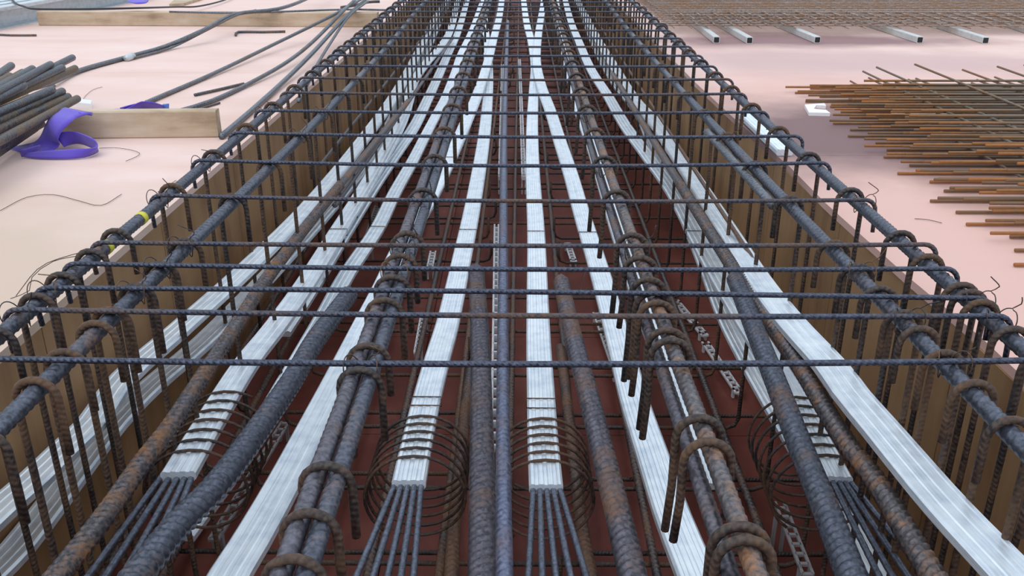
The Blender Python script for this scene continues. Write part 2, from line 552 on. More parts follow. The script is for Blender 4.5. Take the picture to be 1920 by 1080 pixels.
# timber backing behind the joints of the form
hexa('backing_board', [(XL - .03, Y0), (XL - .02, Y0), (XL - .02, Y1), (XL - .03, Y1)], Z_FLOOR - .03, -0.019, M['soffit'], wl_)
hexa('backing_board', [(0.87, Y0), (0.9, Y0), (0.9, Y1), (0.87, Y1)], Z_FLOOR - .03, -0.019, M['soffit'], wr_)
hexa('backing_board', [(XL - .02, Y0), (0.87, Y0), (0.87, Y1), (XL - .02, Y1)], Z_FLOOR - .04, Z_FLOOR - T - .001, M['soffit'], fl)

# ------------------------------------------------------------------ top bars of the cage
ZT = 0.13
def interp_bar(px_pts, z=ZT, y_near=0.25, y_far=11.0, ease=None):
    w = PL([(a, b, z) for a, b in px_pts])
    w = sorted(w, key=lambda q: q[1])
    ys_ = np.array([q[1] for q in w]); xs_ = np.array([q[0] for q in w])
    # smooth through least squares cubic inside, constant slope outside
    c = np.polyfit(ys_, xs_, 2 if len(w) > 4 else 1)
    def X(yy):
        yy = np.asarray(yy, float)
        yc = np.clip(yy, ys_[0], ys_[-1])
        return np.polyval(c, yc)
    return X
X_OL = interp_bar([(60, 580), (300, 380), (500, 215), (620, 110), (700, 50), (745, 8)])
X_OR = interp_bar([(1860, 610), (1757, 517), (1713, 473), (1640, 403), (1533, 310), (1423, 217), (1317, 127), (1204, 20)])
X_IL = interp_bar([(77, 713), (213, 593), (300, 513), (400, 420), (530, 297), (560, 263), (707, 103), (782, 20)])
X_IR = interp_bar([(1913, 827), (1807, 727), (1747, 650), (1653, 567), (1580, 483), (1480, 390), (1386, 290), (1310, 203), (1250, 140), (1142, 10)])
X_CL = interp_bar([(575, 1000), (610, 900), (700, 650), (757, 465), (792, 378), (850, 200)])
X_CR = interp_bar([(1400, 1030), (1330, 860), (1265, 690), (1190, 480), (1163, 378), (1098, 200)])
R_TOP, R_IN, R_C = 0.0110, 0.0110, 0.0100
def long_bar(name, X, r, mat, z, label, y0=0.28, y1=17.0, dx=0.0, pitch=0.014, **kw):
    yy = np.linspace(y0, y1, 40)
    pts = np.stack([X(yy) + dx, yy, np.full_like(yy, z)], 1)
    o = ribbed(name, pts, r, mat, pitch=pitch, h=r * 0.13, seg=12, **kw)
    return tag(o, label, 'steel bar', 'long top bars of the cage')

long_bar('top_bar', X_OL, R_TOP, M['bar'], ZT, 'blue-grey ribbed edge bar on top of the cage, next to the purple sling')
long_bar('top_bar', X_OR, R_TOP, M['bar'], ZT, 'blue-grey ribbed edge bar on top of the cage, next to the rusty mesh pile')
long_bar('top_bar', X_IL, R_IN, M['bar'], ZT, 'blue-grey ribbed inner top bar, second from the sling-side deck')
long_bar('top_bar', X_IR, R_IN, M['bar'], ZT, 'blue-grey ribbed inner top bar, second from the mesh-side deck')
long_bar('top_bar', X_CL, R_C, M['bar_dark'], ZT, 'brownish ribbed bar in the hooped pair, sling side of centre', dx=-0.011)
long_bar('top_bar', X_CL, R_C, M['bar'], ZT - 0.002, 'grey ribbed bar in the hooped pair, sling side of centre', dx=0.0115)
long_bar('top_bar', X_CR, R_C, M['bar_rusty'], ZT, 'rusty ribbed bar inside the double hoops, mesh side of centre', dx=0.004)
long_bar('top_bar', X_CR, R_C * .9, M['bar_dark'], ZT - 0.024, 'dark bar under the rusty hooped bar, mesh side of centre', dx=-0.012)
# lap bar beside the inner bar on the mesh side
yy = np.linspace(y_of(375, ZT), y_of(240, ZT), 6)
o = ribbed('lap_bar', np.stack([X_IR(yy) - 0.024, yy, np.full_like(yy, ZT - .01)], 1), 0.010, M['deck_bar'], near=1)
tag(o, 'short light grey lap bar tied under the inner top bar, mesh side', 'steel bar')

def paint_mark(bar, X, py, r, dx=0.0, w=.008):
    y_ = y_of(py, ZT)
    pts = [(float(X(y_ - w)) + dx, y_ - w, ZT), (float(X(y_ + w)) + dx, y_ + w, ZT)]
    o = tube('paint_mark', pts, r, M['yellow'], seg=12, parent=bar, smooth_path=False)
    o['label'] = 'yellow paint mark on the bar'
edge_bar = bpy.data.objects['top_bar']
paint_mark(edge_bar, X_OL, 412, R_TOP * 1.16)
paint_mark(edge_bar, X_OL, 467, R_TOP * 1.16)

# ------------------------------------------------------------------ stirrups and cross bars
RS = 0.0053            # stirrup radius
RH = 0.027             # hoop bend radius (centre line)
Z_BOT = Z_FLOOR + 0.035

def hook(xc, yc, zc, rbar, side, tail=0.075, n=9):
    """Points from the tail tip over the bar and down into the leg; side is where the leg drops (-1 or 1)."""
    cz = zc + rbar + RS - RH
    pts = [(xc - side * RH, yc, cz - tail), (xc - side * RH, yc, cz - tail * .4)]
    for k in range(n + 1):
        a = math.pi * k / n
        pts.append((xc - side * RH * math.cos(a), yc, cz + RH * math.sin(a)))
    return pts

def u_stirrup(xa, ya, ra, xb, yb, rb, zb, label, group, tail=0.075):
    h1 = hook(xa, ya, ZT, ra, -1, tail)
    h2 = hook(xb, yb, ZT, rb, 1, min(tail, .06))[::-1]
    xl, xr = xa - RH, xb + RH
    c = 0.03
    q = []
    q += h1
    q += [(xl, ya, -0.1), (xl, ya, zb + c), (xl + c * .29, ya, zb + c * .29), (xl + c, ya, zb)]
    q += [((xl + xr) / 2, (ya + yb) / 2, zb)]
    q += [(xr - c, yb, zb), (xr - c * .29, yb, zb + c * .29), (xr, yb, zb + c), (xr, yb, -0.1)]
    q += h2
    v, f, uv = sweep(np.array(q), RS, 8)
    return tag(link('stirrup', v, f, uv, M['stirrup']), label, 'stirrup', group)

def edge_stirrup(xa, ya, ra, xend, zb, label, group, tail, side):
    """Hooked over the edge bar, down the form wall and along the bottom to xend, where it turns up."""
    xl = xa + side * RH
    c = 0.03
    q = hook(xa, ya, ZT, ra, side, tail)
    q += [(xl, ya, -0.1), (xl, ya, zb + c), (xl - side * c * .29, ya, zb + c * .29), (xl - side * c, ya, zb),
          (xend + side * c, ya, zb), (xend + side * c * .29, ya, zb + c * .29), (xend, ya, zb + c), (xend, ya, zb + .09)]
    v, f, uv = sweep(np.array(q), RS, 8)
    return tag(link('stirrup', v, f, uv, M['stirrup']), label, 'stirrup', group)

def hairpin(xa, ya, ra, leg, tail, side, label, group):
    """Short hook hung over a bar, both ends free."""
    q = hook(xa, ya, ZT, ra, side, tail)
    q += [(q[-1][0], ya, q[-1][2] - leg * .5), (q[-1][0] + side * .004, ya, q[-1][2] - leg)]
    v, f, uv = sweep(np.array(q), RS, 8)
    return tag(link('hanger_hook', v, f, uv, M['stirrup']), label, 'hook', group)

# stations that carry a cross bar: photo height of the bar at the sling-side end, the middle and the mesh-side end
cross_y = [(676, 683, 671), (584, 592, 589), (543, 547, 556), (497, 505, 501), (457, 461, 456), (368, 377, 373), (302, 311, 304),
           (250, 257, 254), (208, 212, 209), (174, 178, 175), (146, 150, 148), (124, 125, 124), (104, 105, 104), (87, 88, 87)]
u = 1 / (88 + 180.0)
for k in range(11):
    u += 0.000243
    y_ = 1 / u - 180
    cross_y.append((y_, y_, y_))
RCB = 0.0044
ZC = ZT + R_TOP + RCB + 0.001
for i, (a, b, c) in enumerate(cross_y):
    ya, yb, yc = y_of(a, ZC), y_of(b, ZC), y_of(c, ZC)
    xl, xr = float(X_OL(ya)), float(X_OR(yc))
    rb = 0.024
    pts = []
    jl, jr = random.uniform(-0.008, .004), random.uniform(-.004, .016)
    dl_, dr_ = random.uniform(.035, .06), random.uniform(.02, .05)
    pts.append((xl - jl - rb, ya + .004, ZC - rb - dl_))
    for k in range(6):      # sling-side end bends down past the edge bar
        an = math.pi / 2 * (5 - k) / 5
        pts.append((xl - jl - rb * math.sin(an), ya, ZC - rb + rb * math.cos(an)))
    pts += [((xl + xr) / 2, yb, ZC)]
    for k in range(6):
        an = math.pi / 2 * k / 5
        pts.append((xr + jr + rb * math.sin(an), yc, ZC - rb + rb * math.cos(an)))
    pts.append((xr + jr + rb, yc - .004, ZC - rb - dr_))
    p = np.array(pts)
    # curve the straight run gently through its middle point
    n0 = p[6]; n1 = p[8]; mid = p[7]
    tt = np.linspace(0, 1, 9)[1:-1, None]
    run = n0 * (1 - tt) ** 2 + n1 * tt ** 2 + 2 * tt * (1 - tt) * (2 * mid - .5 * n0 - .5 * n1)
    p = np.vstack([p[:7], run, p[8:]])
    v, f, uv = sweep(p, RCB, 8)
    o = link('cross_bar', v, f, uv, M['cross'])
    tag(o, 'thin dark steel cross bar over the cage, %s counted away from the camera' % (ORD[i] if i else 'the nearest one'), 'cross bar', 'cross bars over the cage')
    if i < 9:       # twisted tie wires where the cross bar meets the top bars
        for X in random.sample([X_OL, X_IL, X_CL, X_CR, X_IR, X_OR], 3):
            yy_ = (ya if X in (X_OL, X_IL) else yc if X in (X_OR, X_IR) else yb)
            x_ = float(X(yy_))
            zc_ = ZT + .004
            q = []
            for k in range(23):
                an = k / 22 * 4 * math.pi
                q.append((x_ + .022 * math.cos(an * .5 + .6), yy_ + .013 * math.sin(an) + .003, zc_ + .019 * math.cos(an) + .004))
            e_ = q[-1]
            q += [(e_[0] + .008, e_[1] - .006, e_[2] + .010), (e_[0] + random.uniform(-.02, .02), e_[1] - .012, e_[2] + random.uniform(.015, .035))]
            tube('tie_wire', q, .0009, M['wire'], seg=5, parent=o, step=.006)

groups = {'OL': [], 'W': [], 'OR': [], 'CL': [], 'CR': []}
for i, (a, b, c) in enumerate(cross_y):
    if i == 0:
        continue
    groups['OL'].append(y_of(a - 2, ZT) + .014)
    groups['CL'].append(y_of(b - 4, ZT) + .014)
    groups['W'].append((y_of(b + 3, ZT) - .012, y_of(b + 3, ZT) - .012))
    groups['CR'].append(y_of(b - 3, ZT) + .010)
    groups['OR'].append(y_of(c - 3, ZT) + .010)
for k in range(22):
    yst = groups['W'][-1][0] + .285
    groups['W'].append((yst, yst))
    for key in ('OL', 'OR'):
        groups[key].append(yst)
groups['CL'] += [y_of(v, ZT) for v in (668, 714, 897, 988, 1075)]
groups['CR'] += [y_of(v, ZT) for v in (565, 636, 655, 803, 848, 1008, 1034)]
groups['OL'] += [y_of(v, ZT) for v in (640, 715, 800, 905, 1020)]
groups['OR'] += [y_of(v, ZT) for v in (562, 632, 682, 770, 860, 960)]
for yl, yr_ in ((628, 632), (683, 678), (738, 735), (838, 805), (940, 900)):
    groups['W'].append((y_of(yl, ZT), y_of(yr_, ZT)))
texts = {'OL': 'rusty hooked stirrup on the sling-side edge bar, %s from the camera',
         'W': 'rusty hooked stirrup between the two inner top bars, %s from the camera',
         'OR': 'rusty hooked stirrup on the mesh-side edge bar, %s from the camera',
         'CL': 'rusty hanger hook over the sling-side bar pair, %s from the camera',
         'CR': 'rusty hanger hook over the mesh-side centre bar, %s from the camera'}
gnames = {'OL': 'edge stirrups on the sling side', 'W': 'wide middle stirrups', 'OR': 'edge stirrups on the mesh side',
          'CL': 'hanger hooks on the sling side', 'CR': 'hanger hooks on the mesh side'}
for key in ('OL', 'W', 'OR', 'CL', 'CR'):
    for i, ya in enumerate(sorted(groups[key])):
        lab, g = texts[key] % ORD[i], gnames[key]
        tl = random.uniform(0.055, 0.10)
        if key == 'OL':
            edge_stirrup(float(X_OL(ya)), ya, R_TOP, -.10 + random.uniform(-.05, .05), Z_BOT, lab, g, tl, -1)
        elif key == 'OR':
            edge_stirrup(float(X_OR(ya)), ya, R_TOP, .10 + random.uniform(-.05, .05), Z_BOT, lab, g, tl, 1)
        elif key == 'W':
            u_stirrup(float(X_IL(ya[0])), ya[0], R_IN, float(X_IR(ya[1])), ya[1], R_IN, Z_BOT + .014, lab, g, tl)
        elif key == 'CL':
            hairpin(float(X_CL(ya)), ya, R_C, random.uniform(.09, .16), tl * .8, -1, lab, g)
        else:
            hairpin(float(X_CR(ya)), ya, R_C, random.uniform(.09, .16), tl * .8, -1, lab, g)

# ------------------------------------------------------------------ bottom mat
ZB = Z_BOT + RS + 0.011 + .014
BX = [(545, 'next to the sling-side wall'), (600, 'second from the sling-side wall'), (655, 'third from the sling-side wall'),
      (785, 'below the sling-side hooped pair'), (838, 'sling side of the middle ducts'), (902, 'just sling side of the centre bar'),
      (963, 'just mesh side of the centre bar'), (1033, 'beside the middle duct on the mesh side'), (1097, 'beneath the slanted thick bar'),
      (1205, 'below the rusty hooped bar'), (1300, 'third from the mesh-side wall'), (1345, 'second from the mesh-side wall'),
      (1400, 'next to the mesh-side wall')]
for px, where in BX:
    x = P(px, 420, ZB)[0]
    o = ribbed('bottom_bar', [(x, 0.35, ZB), (x + .004, 3, ZB), (x, 17.0, ZB)], 0.0085, M['bottom'], pitch=.018, h=.0016, seg=8, near=2.4)
    tag(o, 'brown bottom bar low in the form, ' + where, 'steel bar', 'bottom bars of the cage')

# side bars along the walls
for pts, where in (([(1194, 154), (1267, 250), (1322, 345), (1400, 468)], 'mesh-side'), ([(640, 260), (693, 193), (740, 135)], 'sling-side')):
    w = PL([(a, b, -0.12) for a, b in pts])
    d = (w[-1] - w[0]) if w[-1][1] > w[0][1] else (w[0] - w[-1])
    near_p, far_p = (w[0], w[-1]) if w[0][1] < w[-1][1] else (w[-1], w[0])
    q = [near_p - d * .25, near_p, far_p, far_p + d * 1.2]
    tag(tube('side_bar', q, 0.006, M['bottom'], seg=8), 'thin brown side bar part way down the %s wall' % where, 'steel bar')

# ------------------------------------------------------------------ thick bars lying in the cage
def thick(pts, r, mat, label, name='thick_bar', pitch=0.0155, h=0.0045, near=2.9, seg=16):
    o = ribbed(name, PL(pts), r, mat, pitch=pitch, h=h, seg=seg, near=near)
    return tag(o, label, 'steel bar', 'thick bars lying in the cage')
thick([(893, 508, -.11), (900, 640, -.10), (903, 780, -.09), (905, 1000, -.08), (906, 1220, -.07)], .0165, M['bar_dark'],
      'thick grey ribbed bar between the centre bar and the sling-side middle duct')
thick([(1052, 528, -.11), (1072, 620, -.10), (1108, 760, -.09), (1160, 970, -.08), (1215, 1200, -.07)], .0160, M['bar_dark'],
      'thick slanted ribbed bar just beyond the middle duct, towards the mesh side')
thick([(655, 552, -.10), (590, 640, -.09), (540, 725, -.085), (417, 897, -.075), (333, 985, -.07), (230, 1115, -.06)], .0170, M['bar'],
      'thick grey ribbed bar crossing over the sling-side spiral')
thick([(1378, 522, -.10), (1412, 610, -.09), (1456, 720, -.085), (1502, 840, -.08), (1560, 985, -.07), (1618, 1140, -.06)], .0170, M['bar'],
      'thick dark ribbed bar crossing over the mesh-side spiral')
thick([(948, 1240, 0.02), (945, 1000, .02), (943, 800, .02), (943, 600, .025), (944, 420, .03), (945, 270, .03), (948, 150, .02), (952, 40, 0.0)], .0092, M['bar_blue'],
      'slim slate blue bar down the middle of the cage', 'centre_bar', pitch=.012, h=.0012, near=2.2, seg=12)
thick([(60, 1140, -.06), (143, 1037, -.08), (207, 953, -.09), (267, 867, -.10), (317, 803, -.10), (360, 737, -.11), (450, 600, -.12), (500, 523, -.13), (590, 405, -.15), (660, 320, -.16), (765, 190, -.18)],
      .0125, M['bar_rusty'], 'rust speckled ribbed bar between the sling-side wall ducts and the spiral')
thick([(1800, 1155, -.05), (1747, 1077, -.06), (1647, 910, -.08), (1580, 820, -.09), (1487, 667, -.10), (1413, 560, -.11), (1373, 500, -.12), (1300, 385, -.14), (1240, 288, -.16), (1150, 140, -.2)],
      .0135, M['bar_rusty'], 'rust streaked bar between the mesh-side spiral and the wide duct')
thick([(628, 385, -.2), (688, 300, -.22), (770, 185, -.25), (850, 70, -.3)], .009, M['bar_dark'],
      'dim grey bar deep beside the sling-side wall ducts', near=1)
thick([(1140, 1240, -.45), (1093, 1000, -.45), (1075, 850, -.46), (1050, 650, -.47)], .011, M['bottom'],
      'low rusty bar running beneath the middle spiral on the mesh side', near=2)
thick([(842, 1240, -.45), (850, 1000, -.45), (866, 830, -.46), (880, 690, -.47)], .011, M['bottom'],
      'low rusty bar running beneath the sling-side middle spiral', near=2)

# ------------------------------------------------------------------ flat ducts, strands, spirals
def duct_profile(w=0.060, t=0.019):
    h = w / 2
    c = 0.004
    top = [(-h + c, 0)]
    for k in (-0.55, 0.0, 0.55):
        x = k * h
        top += [(x - .0045, 0), (x - .0025, -.0013), (x + .0025, -.0013), (x + .0045, 0)]
    top += [(h - c, 0)]
    return top + [(h, -c), (h, -t + c), (h - c, -t), (-h + c, -t), (-h, -t + c), (-h, -c)]

DUCTS = []
def duct(pts, label, w=0.060, bands=(), t=0.019):
    base = PL(pts)
    base.sort(key=lambda q: q[1])
    root = thing('flat_duct', label, 'duct', tuple(base[0]), 'flat ducts in the cage')
    profile_sweep('duct_sheath', base, duct_profile(w, t), M['galv'], root)
    path = spline(base, 0.02)
    for (py, zz) in bands:
        i = int(np.argmin(np.abs(path[:, 1] - y_of(py, zz))))
        i = min(max(i, 1), len(path) - 2)
        tdir = path[i + 1] - path[i - 1]
        tdir /= np.linalg.norm(tdir)
        nn = np.array([0, 0, 1]) - tdir * tdir[2]
        nn /= np.linalg.norm(nn)
        rr = np.cross(tdir, nn)
        e = .0016
        ring = [path[i] + rr * a + nn * b for a, b in ((-w / 2 - e, e), (0, e), (w / 2 + e, e), (w / 2 + e, -t - e), (-w / 2 - e, -t - e), (-w / 2 - e, e))]
        tube('tie_wire', ring, 0.0014, M['wire'], seg=5, parent=root, smooth_path=False)
    DUCTS.append((root, base))
    return base

far = lambda x, z=-.33: (x, -40, z)
A_ = duct([(-60, 1000, -.17), (13, 933, -.18), (60, 893, -.185), (122, 833, -.19), (173, 783, -.195), (233, 700, -.20), (333, 613, -.21), (467, 493, -.22), (580, 380, -.24),
           (673, 268, -.26), (740, 175, -.28), (783, 98, -.29), (822, 22, -.30), (868, -35, -.3)], 'wide bright duct along the sling-side wall, upper of the wall pair')
A2 = duct([(-30, 1080, -.29), (30, 1020, -.29), (97, 935, -.29), (150, 865, -.29), (210, 790, -.29), (285, 715, -.30), (375, 640, -.31), (470, 545, -.32), (560, 450, -.33), (640, 360, -.34), (700, 285, -.36), (757, 180, -.37), (797, 100, -.37), (838, 10, -.37), (872, -35, -.37)],
          'duct along the sling-side wall, lower of the wall pair')
B_ = duct([(333, 884, -.20), (395, 780, -.22), (460, 677, -.24), (517, 605, -.26), (577, 520, -.28), (633, 430, -.30), (676, 362, -.31), (722, 283, -.31), (752, 225, -.31), (765, 188, -.30), (776, 150, -.30),
           (800, 115, -.30), (828, 83, -.30), (845, 52, -.30), (857, 5, -.30), (866, -35, -.3)], 'bright duct entering the sling-side spiral, widest bend in the distance',
          bands=((430, -.3),))
C_ = duct([(340, 1000, -.46), (385, 940, -.455), (466, 830, -.45), (530, 722, -.42), (572, 650, -.39), (612, 580, -.37), (650, 510, -.37), (707, 425, -.37), (740, 358, -.37), (773, 300, -.37), (797, 253, -.37), (818, 213, -.36), (836, 178, -.36), (853, 133, -.35), (864, 100, -.34), (885, 55, -.33), (903, 5, -.33)],
          'narrow looking duct low beneath the thick bar, sling side', bands=((427, -.37),), w=0.054)
D_ = duct([(525, 620, -.40), (575, 545, -.385), (640, 440, -.37), (700, 345, -.355), (740, 287, -.35), (777, 233, -.345), (800, 187, -.34), (822, 140, -.34), (841, 97, -.34), (858, 60, -.34), (872, 13, -.34), (884, -35, -.34)],
          'shaded duct crossing under its bright neighbour in the distance, sling side')
E_ = duct([(375, 1170, -.15), (432, 1065, -.16), (467, 1010, -.17), (533, 895, -.19), (600, 768, -.21), (650, 670, -.24), (685, 600, -.26), (720, 530, -.28), (757, 450, -.30), (805, 370, -.31), (842, 297, -.31), (872, 230, -.30), (898, 167, -.29), (913, 120, -.28), (926, 70, -.27), (938, 20, -.27), (945, -35, -.27)],
          'bright duct running up under the hooped pair, then crossing the middle', bands=((295, -.31),))
F_ = duct([(766, 900, -.235), (782, 820, -.25), (803, 730, -.27), (822, 660, -.28), (842, 590, -.30), (866, 480, -.32), (886, 385, -.33), (903, 287, -.34), (910, 233, -.335), (914, 185, -.325), (916, 140, -.315), (914, 95, -.31), (908, 27, -.31), (904, -35, -.31)],
          'bright duct entering the middle spiral nearest the sling side', bands=((760, -.26), (745, -.26), (432, -.33)))
G_ = duct([(1024, 908, -.24), (1018, 820, -.255), (1014, 730, -.27), (1010, 640, -.285), (1008, 560, -.30), (1005, 430, -.325), (999, 320, -.34), (998, 233, -.335), (1001, 170, -.325), (1003, 120, -.315), (996, 75, -.30), (986, 33, -.30), (978, -35, -.3)],
          'bright upright looking duct in the spiral just beyond the centre bar', bands=((758, -.26), (745, -.26), (432, -.325)))
H_ = duct([(1350, 1175, -.17), (1305, 1065, -.185), (1262, 960, -.20), (1225, 850, -.22), (1190, 745, -.24), (1165, 650, -.26), (1142, 565, -.28), (1118, 483, -.30), (1092, 400, -.31), (1070, 323, -.31), (1050, 262, -.31), (1032, 205, -.305), (1014, 155, -.295), (1006, 110, -.285), (1010, 60, -.28), (1018, 10, -.28), (1024, -35, -.28)],
          'bright duct beside the slanted thick bar, reaching under the rusty hoops', bands=((432, -.3),))
I_ = duct([(1568, 893, -.24), (1520, 800, -.255), (1480, 725, -.27), (1440, 660, -.28), (1395, 590, -.29), (1350, 515, -.30), (1308, 440, -.31), (1262, 355, -.315), (1215, 290, -.315), (1173, 233, -.315), (1140, 177, -.31), (1108, 127, -.305), (1086, 77, -.30), (1068, 30, -.30), (1052, -35, -.3)],
          'long bright duct bending into the mesh-side spiral', bands=((432, -.31),))
K_ = duct([(1700, 1150, -.43), (1652, 1070, -.425), (1600, 990, -.42), (1547, 915, -.415), (1494, 830, -.41), (1449, 755, -.40), (1402, 672, -.39), (1360, 590, -.38), (1325, 500, -.37), (1292, 420, -.365), (1255, 335, -.36), (1222, 268, -.355), (1195, 208, -.35), (1150, 150, -.35), (1115, 85, -.35), (1090, 20, -.35), (1070, -35, -.35)],
          'shaded duct below the thick dark bar, mesh side', w=0.046)
J_ = duct([(1985, 1160, -.015), (1905, 1072, -.02), (1813, 977, -.025), (1747, 905, -.03), (1660, 803, -.035), (1597, 730, -.045), (1560, 680, -.055), (1480, 593, -.075), (1420, 515, -.10), (1362, 425, -.14), (1310, 345, -.18), (1262, 275, -.21), (1225, 222, -.235), (1187, 180, -.255), (1150, 120, -.27), (1120, 70, -.28), (1095, 23, -.28), (1064, -35, -.28)],
          'wide bright duct along the mesh-side wall', w=0.064)
L_ = duct([(1348, 905, -.44), (1325, 850, -.43), (1290, 760, -.42), (1250, 680, -.41), (1215, 600, -.40), (1180, 500, -.39), (1153, 417, -.38), (1130, 340, -.37), (1110, 275, -.365), (1088, 215, -.36), (1073, 160, -.355), (1058, 100, -.35), (1048, 40, -.35), (1042, -35, -.35)],
          'duct hidden low beneath the rusty hooped bar', w=0.05)

def strand(pts, label, r=0.0055):
    path = spline(PL(pts), 0.01)
    Ln = length(path)
    ss = np.arange(0, Ln, 0.007)
    p = resample(path, ss)
    seg = 18
    ph = np.linspace(0, 2 * math.pi, seg, endpoint=False)
    R = r * (0.86 + 0.16 * np.abs(np.cos(3 * (ph[None, :] - ss[:, None] * 2 * math.pi / 0.14))))
    v, f, uv = sweep(p, R, seg)
    return tag(link('steel_strand', v, f, uv, M['strand']), label, 'strand', 'strands leaving the ducts')

FIVE = ['outermost towards the sling side', 'second from the sling side', 'middle one', 'second from the mesh side', 'outermost towards the mesh side']
def bundle(starts, ends, z0, z1, where):
    for k, (a, b) in enumerate(zip(starts, ends)):
        mx = ((a[0] + b[0]) / 2, (a[1] + b[1]) / 2, (z0 + z1) / 2 - .004 + .003 * (k % 2))
        d = ((a[0] - b[0]) * .05, (a[1] - b[1]) * .05)
        strand([(a[0] + d[0], a[1] + d[1], z0 - .006), (a[0], a[1], z0 - .003), mx, (b[0], b[1], z1)],
               'grey twisted strand from the %s, %s' % (where, FIVE[k]))
bundle([(742, 904), (754, 905), (766, 905), (778, 905), (790, 905)], [(648, 1130), (684, 1130), (716, 1130), (744, 1130), (771, 1130)], -.246, -.24, 'duct nearest the hooped pair')
bundle([(1000, 910), (1012, 911), (1024, 911), (1036, 911), (1048, 911)], [(988, 1130), (1018, 1130), (1048, 1130), (1080, 1130), (1114, 1130)], -.25, -.24, 'upright duct past the centre bar')
bundle([(302, 895), (317, 897), (332, 898), (346, 898), (358, 898)], [(140, 1115), (172, 1120), (205, 1125), (240, 1125), (272, 1125)], -.212, -.20, 'duct beside the rust speckled bar')
bundle([(1546, 898), (1558, 898), (1570, 898), (1580, 898), (1590, 898)], [(1640, 1120), (1668, 1120), (1696, 1120), (1726, 1115), (1760, 1110)], -.25, -.25, 'duct beside the rust streaked bar')

def spiral(base, i0, y_front, turns, r, pitch, label, lift=0.004, tilt=0.0):
    """A helix of wire hung over the duct whose top path is base, starting y_front metres behind its end."""
    path = spline(base, 0.004)
    seg_s = np.concatenate([[0], np.cumsum(np.linalg.norm(np.diff(path, axis=0), axis=1))])
    n = int(turns * 30)
    a = np.linspace(-0.8 * math.pi, (turns * 2 - .8) * math.pi, n)
    s = y_front + np.maximum(a, -y_front) / (2 * math.pi) * pitch
    c = np.stack([np.interp(s, seg_s, path[:, k]) for k in range(3)], 1)
    d = path[min(len(path) - 1, 60)] - path[0]
    d /= np.linalg.norm(d)
    side = np.cross(d, [0, 0, 1.0])
    side /= np.linalg.norm(side)
    pts = c + side * (r * np.sin(a))[:, None] + np.array([0, 0, 1.0]) * (lift - r + r * np.cos(a))[:, None]
    v, f, uv = sweep(pts, 0.0031, 7)
    return tag(link('wire_spiral', v, f, uv, M['spiral']), label, 'spiral', 'spirals around the duct ends')
spiral(F_, 0, .080, 6, .095, .034, 'dark wire spiral round the duct nearest the hooped pair')
spiral(G_, 0, .080, 6, .095, .034, 'dark wire spiral round the upright duct past the centre bar')
spiral(B_, 0, .070, 6.5, .092, .042, 'dark wire spiral round the duct beside the rust speckled bar')
spiral(I_, 0, .070, 6.5, .092, .042, 'dark wire spiral round the duct beside the rust streaked bar')

# ------------------------------------------------------------------ bar chairs on the form floor
def chair_strip(a, b, label, z=Z_FLOOR + .03, w=0.020, rung=0.030, mat='plastic', h=0.006):
    p0, p1 = P(a[0], a[1], z), P(b[0], b[1], z)
    d = p1 - p0
    Ln = np.linalg.norm(d)
    d /= Ln
    s = np.array([d[1], -d[0], 0])
    root = thing('bar_chair', label, 'spacer strip', tuple(p0))
    def bar(name, q0, q1, wid, hh):
        dd = (q1 - q0) / np.linalg.norm(q1 - q0)
        ss = np.array([dd[1], -dd[0], 0]) * wid / 2
        v = [q0 - ss, q0 + ss, q1 + ss, q1 - ss]
        v = [x - np.array([0, 0, hh]) for x in v] + v
        f = [(0, 1, 2, 3), (7, 6, 5, 4), (0, 4, 5, 1), (1, 5, 6, 2), (2, 6, 7, 3), (3, 7, 4, 0)]
        return link(name, v, f, None, M[mat], root, smooth=False)
    for sg in (-1, 1):
        bar('rail', p0 + s * sg * w / 2, p1 + s * sg * w / 2, .006, h)
    k = 0.0
    me = None
    while k < Ln:
        q = p0 + d * k
        if me is None:
            o = bar('rung', q - s * w / 2, q + s * w / 2, .008, h)
            me, off = o.data, o.location.copy()
            first = q
        else:
            o = bpy.data.objects.new('rung', me)
            C.objects.link(o)
            o.parent = root
            o.location = off + Vector(q - first)
        k += rung
    for q in np.linspace(0.02, max(.03, Ln - .02), max(2, int(Ln / .25))):
        c = p0 + d * q
        for sg in (-1, 1):
            e = c + s * sg * w / 2
            bar('foot', e + d * .006, e - d * .006, .006, z - Z_FLOOR - 0.002)
chair_strip((926, 1030), (931, 420), 'long white spacer strip low beside the centre bar', w=.016, rung=.055, z=-.50, h=.02)
chair_strip((938, 330), (942, 120), 'far white spacer strip low on the sling side of the centre bar', w=.016, rung=.06, z=-.52, h=.02)
chair_strip((982, 330), (974, 110), 'far white spacer strip low on the mesh side of the centre bar', w=.016, rung=.06, z=-.52, h=.02)
chair_strip((1322, 628), (1266, 562), 'pale perforated spacer strip near the rusty hoops, farther one')
chair_strip((1386, 735), (1322, 640), 'pale perforated spacer strip near the rusty hoops, nearer one')
chair_strip((1160, 705), (1118, 585), 'pale perforated spacer strip behind the slanted thick bar')
chair_strip((1076, 490), (1064, 455), 'short white spacer piece on the red floor beside the middle duct')
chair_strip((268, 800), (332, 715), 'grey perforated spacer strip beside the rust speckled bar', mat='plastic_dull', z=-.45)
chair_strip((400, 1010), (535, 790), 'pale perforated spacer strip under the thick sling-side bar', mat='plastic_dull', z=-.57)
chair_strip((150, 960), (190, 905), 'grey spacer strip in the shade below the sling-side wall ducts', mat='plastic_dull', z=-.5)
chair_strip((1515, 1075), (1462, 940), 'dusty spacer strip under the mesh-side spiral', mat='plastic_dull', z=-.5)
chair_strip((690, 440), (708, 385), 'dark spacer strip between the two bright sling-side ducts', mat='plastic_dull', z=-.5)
chair_strip((783, 660), (795, 590), 'pale spacer piece on the red floor near the hooped pair', z=-.56)
chair_strip((806, 500), (812, 470), 'small white spacer piece on the floor beyond the hooped pair', z=-.56)

